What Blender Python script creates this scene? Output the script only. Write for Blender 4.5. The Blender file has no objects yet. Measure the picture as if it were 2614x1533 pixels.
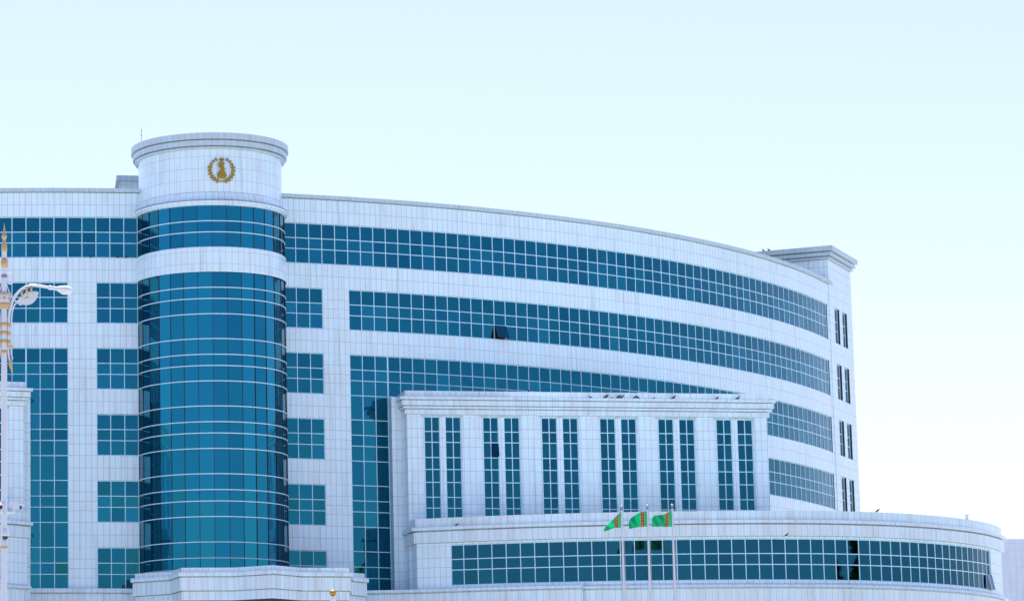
import bpy, bmesh, math, random
from mathutils import Vector, Matrix
from math import sin, cos, pi, radians, atan2, sqrt, floor

# ------------------------------------------------------------------ camera
SC = bpy.context.scene
COL = SC.collection
F, PT, PX, PY = 8200.0, 0.16454, 47.176, 766.5      # telephoto camera solved from the photo (pixels of the 2614 px photo)
cam_d = bpy.data.cameras.new("camera"); cam = bpy.data.objects.new("camera", cam_d); COL.objects.link(cam)
cam_d.sensor_fit = 'HORIZONTAL'; cam_d.sensor_width = 36.0
cam_d.lens = F / 2614 * 36.0
cam_d.shift_x = (1307 - PX) / 2614
cam_d.clip_start = 0.5; cam_d.clip_end = 9000
cam.location = (0, 0, 0); cam.rotation_euler = (pi / 2 + PT, 0, 0)
SC.camera = cam
GZ = -1.7                                            # the ground is an eye height below the camera

# ------------------------------------------------------------------ world, sun, exposure
SUN_EL, SUN_AZ = radians(70), radians(-2)             # azimuth clockwise from +Y (view direction): high sun behind the building
w = bpy.data.worlds.new("World"); SC.world = w; w.use_nodes = True
nt = w.node_tree
bg = nt.nodes['Background']
sky = nt.nodes.new('ShaderNodeTexSky'); sky.sky_type = 'NISHITA'; sky.sun_disc = False
sky.sun_elevation = SUN_EL; sky.sun_rotation = SUN_AZ
sky.altitude = 200; sky.air_density = 1.0; sky.dust_density = 2.0; sky.ozone_density = 1.6
wbm = nt.nodes.new('ShaderNodeMix'); wbm.data_type = 'RGBA'; wbm.blend_type = 'MULTIPLY'; wbm.inputs[0].default_value = 1.0
wbm.inputs[7].default_value = (1.02, 0.935, 1.05, 1)       # the photo's cool white balance
nt.links.new(sky.outputs[0], wbm.inputs[6]); nt.links.new(wbm.outputs[2], bg.inputs[0]); bg.inputs[1].default_value = 0.12
sl = bpy.data.lights.new("sun", 'SUN'); sun = bpy.data.objects.new("sun", sl); COL.objects.link(sun)
sl.energy = 4.5; sl.angle = radians(1.5); sl.color = (1.0, 0.97, 0.93)
sd = Vector((sin(SUN_AZ) * cos(SUN_EL), cos(SUN_AZ) * cos(SUN_EL), sin(SUN_EL)))
sun.rotation_euler = (-sd).to_track_quat('-Z', 'Y').to_euler(); sun.location = (60, -40, 120)
vs = SC.view_settings
vs.view_transform = 'Standard'; vs.look = 'None'; vs.gamma = 1.0; vs.use_curve_mapping = False
vs.exposure = 0.96

random.seed(7)

# ------------------------------------------------------------------ helpers
def ray(x, y):
    u = (x - PX) / F; v = (PY - y) / F
    d = Vector((u, cos(PT) - v * sin(PT), sin(PT) + v * cos(PT)))
    return d / d.y
def at(x, y, Y):                                     # point seen at photo pixel (x, y) at the real distance Y
    return ray(x, y) * Y

class MB:
    def __init__(s, tf=None):
        s.v = []; s.f = []; s.uv = []; s.mi = []; s.rnd = []; s.tf = tf; s.cur = 0
    def P(s, x, y, z):
        if s.tf: x, y = s.tf(x, y)
        s.v.append((x, y, z)); return len(s.v) - 1
    def face(s, idx, uv=None, rnd=0.0):
        s.f.append(tuple(idx)); s.uv.append(uv or [(0, 0)] * len(idx)); s.mi.append(s.cur); s.rnd.append(rnd)
    def quad(s, a, b, c, d, uv=None, rnd=0.0):
        i = [s.P(*p) for p in (a, b, c, d)]
        s.face(i, uv, rnd)
    def box(s, c, ax, ay, az, uvs=False):            # centre, three half-axis vectors
        c = Vector(c); ax = Vector(ax); ay = Vector(ay); az = Vector(az)
        p = [c + sx * ax + sy * ay + sz * az for sz in (-1, 1) for sy in (-1, 1) for sx in (-1, 1)]
        i = [s.P(*q) for q in p]
        lx, ly, lz = 2 * ax.length, 2 * ay.length, 2 * az.length
        for q, (a, b) in (((0, 1, 3, 2), (lx, ly)), ((4, 6, 7, 5), (ly, lx)), ((0, 4, 5, 1), (lz, lx)), ((2, 3, 7, 6), (lx, lz)), ((0, 2, 6, 4), (ly, lz)), ((1, 5, 7, 3), (lz, ly))):
            z0 = p[q[0]].z
            if abs(a - lz) < 1e-9 and q[1] - q[0] == 4: uv = [(0, z0), (0, z0 + a), (b, z0 + a), (b, z0)]
            else: uv = [(0, z0), (a, z0), (a, z0 + b), (0, z0 + b)]
            s.face([i[k] for k in q], uv)
    def sweep(s, pts, prof, closed=False, caps=True, u0=0.0, closeprof=False):
        # pts: plan polyline (outward = right of travel); prof: [(outward offset, z)], top to bottom
        n = len(pts); cum = [u0]
        for a, b in zip(pts, pts[1:]): cum.append(cum[-1] + math.hypot(b[0] - a[0], b[1] - a[1]))
        nr = []
        for i in range(n):
            def nn(a, b):
                dx, dy = b[0] - a[0], b[1] - a[1]; l = math.hypot(dx, dy) or 1; return (dy / l, -dx / l)
            if closed:
                q1 = nn(pts[i - 1] if i else pts[-2], pts[i]); q2 = nn(pts[i], pts[i + 1] if i < n - 1 else pts[1])
            else:
                q1 = nn(pts[i - 1], pts[i]) if i else nn(pts[0], pts[1])
                q2 = nn(pts[i], pts[i + 1]) if i < n - 1 else q1
            mx, my = q1[0] + q2[0], q1[1] + q2[1]; l2 = mx * mx + my * my
            k = 2 / l2 if l2 > 0.2 else 2 / 0.2
            nr.append((mx * k, my * k))
        pr = prof + [prof[0]] if closeprof else prof
        pl = [0.0]
        for a, b in zip(pr, pr[1:]): pl.append(pl[-1] + math.hypot(b[0] - a[0], b[1] - a[1]))
        g = [[s.P(pts[i][0] + nr[i][0] * o, pts[i][1] + nr[i][1] * o, z) for (o, z) in prof] for i in range(n)]
        m = len(prof)
        for i in range(n - 1):
            for j in range(m if closeprof else m - 1):
                j2 = (j + 1) % m
                va, vb = prof[j][1], prof[j2][1]
                if abs(va - vb) < 1e-6: vb = va - 0.02
                s.face((g[i][j], g[i][j2], g[i + 1][j2], g[i + 1][j]),
                       [(cum[i], va), (cum[i], vb), (cum[i + 1], vb), (cum[i + 1], va)])
        if caps and not closed and m > 2:
            for i, rev in ((0, 1), (n - 1, 0)):
                idx = list(g[i]); uv = [(o, z) for (o, z) in prof]
                if rev: idx = idx[::-1]; uv = uv[::-1]
                s.face(idx, uv)
    def lathe(s, base, prof, seg=16, u=Vector((1, 0, 0)), v=Vector((0, 1, 0)), ax=Vector((0, 0, 1))):
        base = Vector(base); g = []
        for (r, h) in prof:
            g.append([s.P(*(base + ax * h + (u * cos(2 * pi * k / seg) + v * sin(2 * pi * k / seg)) * max(r, 1e-4))) for k in range(seg)])
        for a, b in zip(g, g[1:]):
            for k in range(seg):
                k2 = (k + 1) % seg; s.face((a[k], a[k2], b[k2], b[k]))
        s.face(g[0][::-1]); s.face(g[-1])
    def tube(s, pts, r, seg=8):
        pts = [Vector(p) for p in pts]; n = len(pts)
        rr = r if isinstance(r, (list, tuple)) else [r] * n
        g = []; prev = None
        for i in range(n):
            d = (pts[min(i + 1, n - 1)] - pts[max(i - 1, 0)]).normalized()
            if prev is None:
                a = Vector((0, 0, 1)) if abs(d.z) < 0.9 else Vector((0, 1, 0))
                prev = d.cross(a).normalized()
            prev = (prev - d * prev.dot(d)).normalized(); q = d.cross(prev)
            g.append([s.P(*(pts[i] + (prev * cos(2 * pi * k / seg) + q * sin(2 * pi * k / seg)) * rr[i])) for k in range(seg)])
        for a, b in zip(g, g[1:]):
            for k in range(seg):
                k2 = (k + 1) % seg; s.face((a[k], a[k2], b[k2], b[k]))
        s.face(g[0][::-1]); s.face(g[-1])
    def ell(s, c, rx, ry, rz, su=12, sv=8, rot=None):
        c = Vector(c); g = []
        for j in range(1, sv):
            ph = pi * j / sv; row = []
            for k in range(su):
                p = Vector((rx * sin(ph) * cos(2 * pi * k / su), ry * sin(ph) * sin(2 * pi * k / su), rz * cos(ph)))
                if rot: p = rot @ p
                row.append(s.P(*(c + p)))
            g.append(row)
        def pole(z):
            p = Vector((0, 0, z))
            if rot: p = rot @ p
            return s.P(*(c + p))
        t, b = pole(rz), pole(-rz)
        for k in range(su):
            k2 = (k + 1) % su
            s.face((t, g[0][k], g[0][k2])); s.face((b, g[-1][k2], g[-1][k]))
            for a, d in zip(g, g[1:]): s.face((a[k], d[k], d[k2], a[k2]))
    def build(s, name, mats, parent=None, smooth=0.0):
        me = bpy.data.meshes.new(name); me.from_pydata(s.v, [], s.f)
        if not isinstance(mats, (list, tuple)): mats = [mats]
        for m in mats: me.materials.append(m)
        uvl = me.uv_layers.new(name="UVMap")
        flat = [c for f in s.uv for q in f for c in q]
        uvl.data.foreach_set('uv', flat)
        at_ = me.attributes.new('rnd', 'FLOAT', 'FACE'); at_.data.foreach_set('value', s.rnd)
        me.polygons.foreach_set('material_index', s.mi)
        if smooth:
            me.polygons.foreach_set('use_smooth', [True] * len(s.f))
            me.set_sharp_from_angle(angle=radians(smooth))
        me.validate(); me.update()
        o = bpy.data.objects.new(name, me); COL.objects.link(o)
        if parent: o.parent = parent; o.matrix_parent_inverse = parent.matrix_world.inverted()
        return o

def crv(pts, n=5):                                    # Catmull-Rom through the listed points
    P_ = [Vector(p) for p in pts]; out = []
    for i in range(len(P_) - 1):
        p0, p1, p2, p3 = P_[max(i - 1, 0)], P_[i], P_[i + 1], P_[min(i + 2, len(P_) - 1)]
        for k in range(n):
            t = k / n; out.append(0.5 * ((2 * p1) + (p2 - p0) * t + (2 * p0 - 5 * p1 + 4 * p2 - p3) * t * t + (3 * p1 - p0 - 3 * p2 + p3) * t ** 3))
    out.append(P_[-1]); return out
def empty(name, loc=(0, 0, 0)):
    o = bpy.data.objects.new(name, None); COL.objects.link(o); o.location = loc
    o.empty_display_size = 0.5
    bpy.context.view_layer.update()
    return o
def tag(o, label=None, cat=None, group=None, kind=None):
    if label: o['label'] = label
    if cat: o['category'] = cat
    if group: o['group'] = group
    if kind: o['kind'] = kind
    return o

# ------------------------------------------------------------------ materials
def mat(name, col, rough=0.5, metal=0.0, spec=0.5):
    m = bpy.data.materials.new(name); m.use_nodes = True
    b = m.node_tree.nodes['Principled BSDF']
    b.inputs['Base Color'].default_value = (*col, 1); b.inputs['Roughness'].default_value = rough
    b.inputs['Metallic'].default_value = metal; b.inputs['Specular IOR Level'].default_value = spec
    return m
class NG:
    def __init__(s, m): s.t = m.node_tree; s.b = s.t.nodes['Principled BSDF']
    def n(s, typ, **kw):
        o = s.t.nodes.new(typ)
        for k, v in kw.items(): setattr(o, k, v)
        return o
    def lk(s, a, b): s.t.links.new(a, b)
    def math(s, op, a, b=None, c=None):
        o = s.n('ShaderNodeMath', operation=op)
        for i, q in enumerate((a, b, c)):
            if q is None: continue
            if isinstance(q, (int, float)): o.inputs[i].default_value = q
            else: s.lk(q, o.inputs[i])
        return o.outputs[0]
    def noise(s, vec, scale, detail=3, rough=0.55):
        o = s.n('ShaderNodeTexNoise'); o.inputs['Scale'].default_value = scale; o.inputs['Detail'].default_value = detail
        o.inputs['Roughness'].default_value = rough
        if vec is not None: s.lk(vec, o.inputs['Vector'])
        return o.outputs['Fac']
    def mix(s, fac, a, b):
        o = s.n('ShaderNodeMix', data_type='RGBA')
        for i, q in ((0, fac), (6, a), (7, b)):
            if isinstance(q, (int, float)): o.inputs[i].default_value = q
            elif isinstance(q, tuple): o.inputs[i].default_value = (*q, 1)
            else: s.lk(q, o.inputs[i])
        return o.outputs[2]

T0, PITCH = 39.15, 4.25
def tile_mat(name, col, tw=0.38, rows=None, rowp=None, joint=(0.19, 0.26, 0.32), jw=0.026, rough=0.3, tv=0.10, dirt=0.0, jm=0.62):
    m = mat(name, col, rough); g = NG(m)
    uvn = g.n('ShaderNodeTexCoord'); sp = g.n('ShaderNodeSeparateXYZ'); g.lk(uvn.outputs['UV'], sp.inputs[0])
    U = g.math('DIVIDE', sp.outputs[0], tw); fu = g.math('FRACT', U)
    du = g.math('MULTIPLY', g.math('MINIMUM', fu, g.math('SUBTRACT', 1.0, fu)), tw)
    ju = g.math('LESS_THAN', du, jw / 2)
    if rows:
        q = g.math('DIVIDE', g.math('SUBTRACT', T0 + 42.5, sp.outputs[1]), PITCH)
        wv = g.math('MULTIPLY', g.math('FRACT', q), PITCH)
        dv = None; rid = g.math('MULTIPLY', g.math('FLOOR', q), 7.0)
        for r in rows:
            d = g.math('ABSOLUTE', g.math('SUBTRACT', wv, r)); dv = d if dv is None else g.math('MINIMUM', dv, d)
            rid = g.math('ADD', rid, g.math('GREATER_THAN', wv, r))
    else:
        q = g.math('DIVIDE', sp.outputs[1], rowp); fv = g.math('FRACT', q)
        dv = g.math('MULTIPLY', g.math('MINIMUM', fv, g.math('SUBTRACT', 1.0, fv)), rowp); rid = g.math('FLOOR', q)
    jv = g.math('LESS_THAN', dv, jw / 2)
    jn = g.math('MAXIMUM', ju, jv)
    cv = g.n('ShaderNodeCombineXYZ'); g.lk(g.math('FLOOR', U), cv.inputs[0]); g.lk(rid, cv.inputs[1])
    wn = g.n('ShaderNodeTexWhiteNoise', noise_dimensions='2D'); g.lk(cv.outputs[0], wn.inputs['Vector'])
    geo = g.n('ShaderNodeNewGeometry')
    big = g.noise(geo.outputs['Position'], 0.22, 4)
    fine = g.noise(geo.outputs['Position'], 9.0, 3)
    mp = g.n('ShaderNodeMapping'); mp.inputs['Scale'].default_value = (2.6, 2.6, 0.16); g.lk(geo.outputs['Position'], mp.inputs[0])
    streak = g.noise(mp.outputs[0], 1.0, 4, 0.6)
    val = g.math('ADD', 0.86, g.math('MULTIPLY', wn.outputs['Value'], tv))
    val = g.math('ADD', val, g.math('MULTIPLY', big, 0.10))
    val = g.math('ADD', val, g.math('MULTIPLY', fine, 0.09))
    sk = g.math('MULTIPLY', g.math('MAXIMUM', g.math('SUBTRACT', streak, 0.55), 0.0), 1.1)
    val = g.math('SUBTRACT', val, sk)
    hv = g.n('ShaderNodeHueSaturation'); hv.inputs['Color'].default_value = (*col, 1); g.lk(val, hv.inputs['Value'])
    g.lk(g.math('ADD', 0.85, g.math('MULTIPLY', wn.outputs['Value'], 0.3)), hv.inputs['Saturation'])
    c = hv.outputs[0]
    if dirt:
        dn_ = g.noise(mp.outputs[0], 0.8, 5, 0.65)
        c = g.mix(g.math('MULTIPLY', g.math('MAXIMUM', g.math('SUBTRACT', dn_, 0.42), 0.0), dirt), c, (0.40, 0.36, 0.30))
    c = g.mix(g.math('MULTIPLY', jn, jm), c, joint)
    g.lk(c, g.b.inputs['Base Color'])
    g.lk(g.math('ADD', rough - 0.06, g.math('MULTIPLY', fine, 0.16)), g.b.inputs['Roughness'])
    bp = g.n('ShaderNodeBump'); bp.inputs['Strength'].default_value = 0.4; bp.inputs['Distance'].default_value = 0.01
    g.lk(g.math('SUBTRACT', 1.0, jn), bp.inputs['Height']); g.lk(bp.outputs[0], g.b.inputs['Normal'])
    return m

STONE = (0.68, 0.845, 0.92)
M = {}
M['tile'] = tile_mat('marble_facade_tiles', STONE, rows=(0.0, 0.74, 1.335, 1.93, 2.67, 3.46))
M['tile_cor'] = tile_mat('marble_cornice_slabs', (0.67, 0.82, 0.89), tw=0.39, rowp=40.0, rough=0.35, jm=0.5, dirt=0.9)
M['tile_top'] = tile_mat('weathered_halo_dark_coping_slabs', (0.49, 0.63, 0.70), tw=0.39, rowp=40.0, rough=0.45, jm=0.5, dirt=0.9)  # greyer base: some weathering plus halo darkening against the sky painted into the colour
M['tile_drum'] = tile_mat('marble_drum_tiles', STONE, tw=0.40, rowp=0.77, rough=0.17, jm=0.5)
M['tile_low'] = tile_mat('marble_podium_tiles', STONE, rows=(0.0, 0.74, 1.335, 1.93, 2.67, 3.46))
M['soffit'] = mat('brown_soffit_panel', (0.10, 0.075, 0.07), 0.6)
M['roof'] = mat('roof_membrane', (0.09, 0.09, 0.09), 0.8)

def glass_mat(name, tint, vary=0.35):
    m = mat(name, tint, 0.03, 1.0); g = NG(m)
    a = g.n('ShaderNodeAttribute', attribute_name='rnd')
    geo = g.n('ShaderNodeNewGeometry')
    nz = g.noise(geo.outputs['Position'], 0.5, 2)
    v = g.math('ADD', 1.0 - vary * 0.5, g.math('MULTIPLY', a.outputs['Fac'], vary))
    v = g.math('ADD', v, g.math('MULTIPLY', g.math('SUBTRACT', nz, 0.5), 0.12))
    hv = g.n('ShaderNodeHueSaturation'); hv.inputs['Color'].default_value = (*tint, 1); g.lk(v, hv.inputs['Value'])
    wv = g.n('ShaderNodeTexWhiteNoise', noise_dimensions='1D'); g.lk(g.math('MULTIPLY', a.outputs['Fac'], 91.7), wv.inputs['W'])
    g.lk(g.math('ADD', 0.493, g.math('MULTIPLY', wv.outputs['Value'], 0.012)), hv.inputs['Hue'])
    g.lk(hv.outputs[0], g.b.inputs['Base Color'])
    # slight waviness of the coated panes
    bp = g.n('ShaderNodeBump'); bp.inputs['Strength'].default_value = 0.05; bp.inputs['Distance'].default_value = 0.02
    g.lk(g.noise(geo.outputs['Position'], 0.9, 1), bp.inputs['Height']); g.lk(bp.outputs[0], g.b.inputs['Normal'])
    return m
M['glass'] = glass_mat('teal_coated_glass', (0.013, 0.140, 0.205), 0.45)
M['glass_portico'] = glass_mat('teal_portico_glass', (0.012, 0.100, 0.152), 0.4)
M['glass_podium'] = glass_mat('teal_podium_glass', (0.014, 0.096, 0.152), 0.26)
M['glass_tower'] = glass_mat('teal_curtain_glass', (0.014, 0.180, 0.268), 0.5)
M['frame'] = mat('pale_window_frame', (0.50, 0.80, 0.93), 0.4)
M['ring'] = mat('white_curtain_rail', (0.62, 0.84, 0.93), 0.35)
M['dark'] = mat('dark_joint_and_jamb_shade', (0.006, 0.014, 0.022), 0.6)  # silicone joints; also the painted shade on the ribbon end jambs
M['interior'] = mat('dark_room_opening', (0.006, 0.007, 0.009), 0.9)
M['gold'] = mat('gilded_metal', (0.38, 0.25, 0.02), 0.38, 0.6)
M['gold_paint'] = mat('gold_paint', (0.56, 0.39, 0.18), 0.35, 0.45)
M['white'] = mat('white_paint', (0.60, 0.64, 0.70), 0.35)
M['steel'] = mat('grey_steel', (0.30, 0.32, 0.34), 0.4, 0.6)
M['black'] = mat('black_plastic', (0.012, 0.012, 0.014), 0.3)
M['bird'] = mat('dark_feathers', (0.03, 0.03, 0.035), 0.7)
M['lens'] = mat('frosted_lamp_lens', (0.62, 0.60, 0.50), 0.25)
M['rope'] = mat('halyard_rope', (0.45, 0.45, 0.42), 0.8)

# ground: pale stone paving reaching the horizon
m = mat('pale_plaza_paving', (0.42, 0.41, 0.39), 0.7); g = NG(m)
geo = g.n('ShaderNodeNewGeometry'); br = g.n('ShaderNodeTexBrick'); g.lk(geo.outputs['Position'], br.inputs['Vector'])
br.inputs['Scale'].default_value = 1.0; br.inputs['Color1'].default_value = (0.44, 0.43, 0.41, 1); br.inputs['Color2'].default_value = (0.40, 0.39, 0.37, 1)
br.inputs['Mortar'].default_value = (0.25, 0.24, 0.23, 1); br.inputs['Mortar Size'].default_value = 0.01
g.lk(g.mix(g.noise(geo.outputs['Position'], 0.05, 4), br.outputs['Color'], (0.36, 0.35, 0.33)), g.b.inputs['Base Color'])
M['ground'] = m
b = MB(); b.quad((-4000, -4000, GZ), (4000, -4000, GZ), (4000, 4000, GZ), (-4000, 4000, GZ))
tag(b.build('ground', M['ground']), kind='structure', label='pale stone paving of the plaza round the office building')

# ------------------------------------------------------------------ the office building: plan
OX, OY, R = 1.90855, 270.02978, 67.0993
TH0, AE, DA = 0.157321, 0.071292, 0.9 / 67.0993     # axis through the tower, half angle of the tower, one pane
WH = 2.67                                             # window height
ROWS = (0.99, 1.70)                                   # transoms below the window head
AXD = (sin(TH0), -cos(TH0))
def mirror(x, y):                                     # the left half mirrors the right half about the tower axis
    dx, dy = x - OX, y - OY
    k = 2 * (dx * AXD[0] + dy * AXD[1])
    return OX + k * AXD[0] - dx, OY + k * AXD[1] - dy
def fp(mm, off=0.0):                                  # plan point on the curved facade, mm panes right of the tower
    a = TH0 + AE + mm * DA; r = R + off
    return (OX + r * sin(a), OY - r * cos(a))
def farc(m0, m1, step=1.0):
    n = max(1, int(round((m1 - m0) / step)))
    return [fp(m0 + (m1 - m0) * i / n) for i in range(n + 1)]
def ftan(mm):
    a = TH0 + AE + mm * DA
    return Vector((cos(a), sin(a), 0)), Vector((sin(a), -cos(a), 0))
Tz = lambda i: T0 - PITCH * i
MEND = 62.2

building = empty('office_building', (OX + (R - 8) * AXD[0], OY + (R - 8) * AXD[1], GZ))
tag(building, 'white marble office building with curved teal ribbon windows and round central tower', 'office building')

def pane_tilt(): return random.gauss(0, 0.0035)
GOFF = -0.095
def glaze_arc(tf, m0, m1, rows, sash=None, glass='glass'):
    """glass panes on the curved facade between pane indices and z rows; returns the window object"""
    gb = MB(tf); fb = MB(tf)
    ms = [m0]; k = math.floor(m0) + 1
    while k < m1 - 1e-6: ms.append(float(k)); k += 1
    ms.append(m1)
    for i in range(len(ms) - 1):
        blind = random.random()
        for j in range(len(rows) - 1):
            if sash and sash == (i, j): continue
            a = fp(ms[i], GOFF); c = fp(ms[i + 1], GOFF); zt, zb = rows[j], rows[j + 1]
            t, n = ftan((ms[i] + ms[i + 1]) / 2); tx, tz = pane_tilt(), pane_tilt()
            r_ = 0.25 + 0.35 * random.random() + (0.4 if (blind > 0.72 and j > 0) else 0) - (0.15 if j == 0 else 0)
            def q(p, s, z, h): d = n * (tx * s + tz * h); return (p[0] + d.x, p[1] + d.y, z)
            gb.quad(q(a, -1, zt, 1), q(a, -1, zb, -1), q(c, 1, zb, -1), q(c, 1, zt, 1), rnd=r_)
    wgl = gb.build('window', M[glass], building)
    hw = 0.024
    for i, mm in enumerate(ms):
        t, n = ftan(mm); e = 0
        if i == 0: e = hw
        if i == len(ms) - 1: e = -hw
        p = fp(mm, -0.085); c = Vector((p[0], p[1], 0)) + t * e
        fb.box((c.x, c.y, (rows[0] + rows[-1]) / 2), t * hw, n * 0.022, (0, 0, (rows[0] - rows[-1]) / 2))
    path = farc(m0, m1, 1.0)
    for j, z in enumerate(rows):
        zz = z - 0.035 if j == 0 else (z + 0.03 if j == len(rows) - 1 else z)
        fb.sweep(path, [(-0.10, zz + hw), (-0.058, zz + hw), (-0.058, zz - hw), (-0.10, zz - hw)], caps=False)
    fb.build('frame', M['frame'], wgl)
    return wgl

def wall_band(mb, m0, m1, zt, zb, rev=0.14):
    mb.sweep(farc(m0, m1, 1.0), [(-rev, zt), (0, zt), (0, zb), (-rev, zb)], caps=True, u0=m0 * 0.9)

SASH_M = None
def side(tf, mend, right):
    global SASH_M
    wb = MB(tf)
    top = 40.72
    wb.sweep(farc(-0.4, mend + 1.2, 1.0), [(0, top), (0, T0), (-0.14, T0)], caps=False)      # parapet frieze
    LEDGE = 15.27
    wm = mend + 1.0
    for i in range(0, 6):
        zb, zt = Tz(i) - WH, Tz(i + 1)
        if i == 5: zt = GZ
        if i < 1 or False:
            wall_band(wb, 0, wm, zb, zt)
        elif i == 1:
            wall_band(wb, 0, wm, zb, zt)
        else:
            wall_band(wb, 0, 5, zb, zt)
            wall_band(wb, 8, wm, zb, zt)
            if i == 5: wall_band(wb, 5, 8, zb, zt)
        if i >= 1:
            wb.sweep(farc(3, 5, 1), [(0, Tz(i)), (0, zb)], caps=False, u0=2.7)                # pier between the windows
            for mm, o in ((3, 1), (5, -1)):
                a = fp(mm); c = fp(mm, -0.14)
                wb.quad((a[0], a[1], Tz(i)), (a[0], a[1], zb), (c[0], c[1], zb), (c[0], c[1], Tz(i)), uv=[(0.05, Tz(i)), (0.05, zb), (0.19, zb), (0.19, Tz(i))])
        # end pier of the ribbon
        wb.sweep(farc(mend, wm, 0.5), [(0, Tz(i)), (0, zb)], caps=False, u0=mend * 0.9)
        a = fp(mend); c = fp(mend, -0.14); wb.cur = 1  # end jamb coloured near black to paint in the shade of the reveal
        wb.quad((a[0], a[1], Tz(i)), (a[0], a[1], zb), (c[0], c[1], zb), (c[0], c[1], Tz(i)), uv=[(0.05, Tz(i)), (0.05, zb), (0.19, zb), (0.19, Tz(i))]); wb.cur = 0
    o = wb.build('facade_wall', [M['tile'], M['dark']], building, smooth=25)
    cb = MB(tf)                                                                              # thin roof cornice
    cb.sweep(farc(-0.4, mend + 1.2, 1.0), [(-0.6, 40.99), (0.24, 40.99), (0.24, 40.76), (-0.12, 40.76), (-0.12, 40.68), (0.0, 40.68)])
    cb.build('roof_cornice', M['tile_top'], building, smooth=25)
    fl = lambda i: [Tz(i), Tz(i) - ROWS[0], Tz(i) - ROWS[1], Tz(i) - WH]
    glaze_arc(tf, 0, mend, fl(0))
    for i in range(1, 6): glaze_arc(tf, 0, 3, fl(i))
    if right:
        best = min(range(5, 60), key=lambda k: abs((lambda p: PX + F * p[0] / (p[1] * cos(PT) + 32.6 * sin(PT)))(fp(k)) - 1264))
        SASH_M = best
        glaze_arc(tf, 5, mend, fl(1), sash=(best - 5, 2))
    else: glaze_arc(tf, 5, mend, fl(1))
    strip = []
    for i in range(2, 6): strip += fl(i)
    glaze_arc(tf, 5, 8, strip)
    for i in range(2, 6): glaze_arc(tf, 8, mend, fl(i))
side(None, MEND, True)
side(mirror, 26.0, False)

# the open sash on the second row of ribbon windows, hinged at its head
t, n = ftan(SASH_M + 0.5); p = fp(SASH_M + 0.5, GOFF); zt = Tz(1) - ROWS[1] - 0.03; zb = Tz(1) - WH + 0.03
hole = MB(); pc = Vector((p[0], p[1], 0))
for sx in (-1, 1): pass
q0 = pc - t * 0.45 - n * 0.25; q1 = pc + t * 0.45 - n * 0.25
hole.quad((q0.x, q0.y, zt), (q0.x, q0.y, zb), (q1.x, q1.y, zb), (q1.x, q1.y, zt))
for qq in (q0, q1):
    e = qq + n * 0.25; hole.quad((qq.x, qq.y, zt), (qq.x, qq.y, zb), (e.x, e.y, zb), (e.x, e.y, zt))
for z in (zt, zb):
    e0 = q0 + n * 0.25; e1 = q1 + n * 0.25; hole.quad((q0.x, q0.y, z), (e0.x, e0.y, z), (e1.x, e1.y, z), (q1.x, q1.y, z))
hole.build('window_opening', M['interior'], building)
sb = MB(); an = radians(24); hgt = zt - zb
dn = Vector((0, 0, -cos(an))) + n * sin(an); top = pc + n * 0.06 + Vector((0, 0, zt))
sb.cur = 0; mid = top + dn * hgt / 2; nn_ = t.cross(dn)
sb.box(mid, t * 0.40, dn * (hgt / 2 - 0.04), nn_ * 0.012)
sb.cur = 1
for e in (-1, 1): sb.box(mid + t * 0.42 * e, t * 0.022, dn * (hgt / 2), nn_ * 0.022)
for e in (-1, 1): sb.box(mid + dn * (hgt / 2 - 0.02) * e, t * 0.398, dn * 0.022, nn_ * 0.022)
tag(sb.build('open_sash', [M['glass'], M['dark']], building), 'window sash tilted open, showing the dark room behind')

# flat roof and back wall
rb = MB()
a0 = TH0 - AE - 27 * DA; a1 = TH0 + AE + 63 * DA; N = 60
for i in range(N):
    u, v = a0 + (a1 - a0) * i / N, a0 + (a1 - a0) * (i + 1) / N
    q = lambda a, r, z: (OX + r * sin(a), OY - r * cos(a), z)
    rb.quad(q(u, R - 0.3, 40.4), q(v, R - 0.3, 40.4), q(v, R - 18, 40.4), q(u, R - 18, 40.4))
    rb.quad(q(u, R - 18, 40.9), q(v, R - 18, 40.9), q(v, R - 18, GZ), q(u, R - 18, GZ))
for a in (a0, a1):
    rb.quad(q(a, R - 0.3, 40.6), q(a, R - 18, 40.6), q(a, R - 18, GZ), q(a, R - 0.3, GZ))
rb.build('flat_roof', M['roof'], building)

# ------------------------------------------------------------------ tower
r0 = R * cos(AE)
CX, CY = OX + r0 * AXD[0], OY + r0 * AXD[1]
TR = 4.78
def tp(be, r): a = TH0 + be; return (CX + r * sin(a), CY - r * cos(a))
def tarc(b0, b1, n, r): return [tp(b0 + (b1 - b0) * i / n, r) for i in range(n + 1)]
def ring_sweep(mb, b0, b1, n, r, prof, **kw):
    mb.sweep(tarc(b0, b1, n, r), prof, **kw)
tb = MB()
H = pi / 2
FULL = (-pi, pi)
tb.sweep(tarc(*FULL, 96, 4.63), [(0, 42.80), (0, 40.06)], closed=True)
tb.sweep(tarc(-H - 0.2, H + 0.2, 64, 4.80), [(0.03, 36.50), (0.06, 36.46), (0.06, Tz(1) + 0.04), (0.03, Tz(1))], caps=False)
tower = tb.build('round_tower', M['tile_drum'], building, smooth=30)
cb = MB()
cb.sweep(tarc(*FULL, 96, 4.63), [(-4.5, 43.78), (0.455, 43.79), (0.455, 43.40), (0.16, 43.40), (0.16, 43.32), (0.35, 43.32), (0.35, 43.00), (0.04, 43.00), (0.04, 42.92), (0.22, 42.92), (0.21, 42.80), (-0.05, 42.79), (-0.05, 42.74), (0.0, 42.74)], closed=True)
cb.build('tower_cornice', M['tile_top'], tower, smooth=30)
cb = MB()
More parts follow.
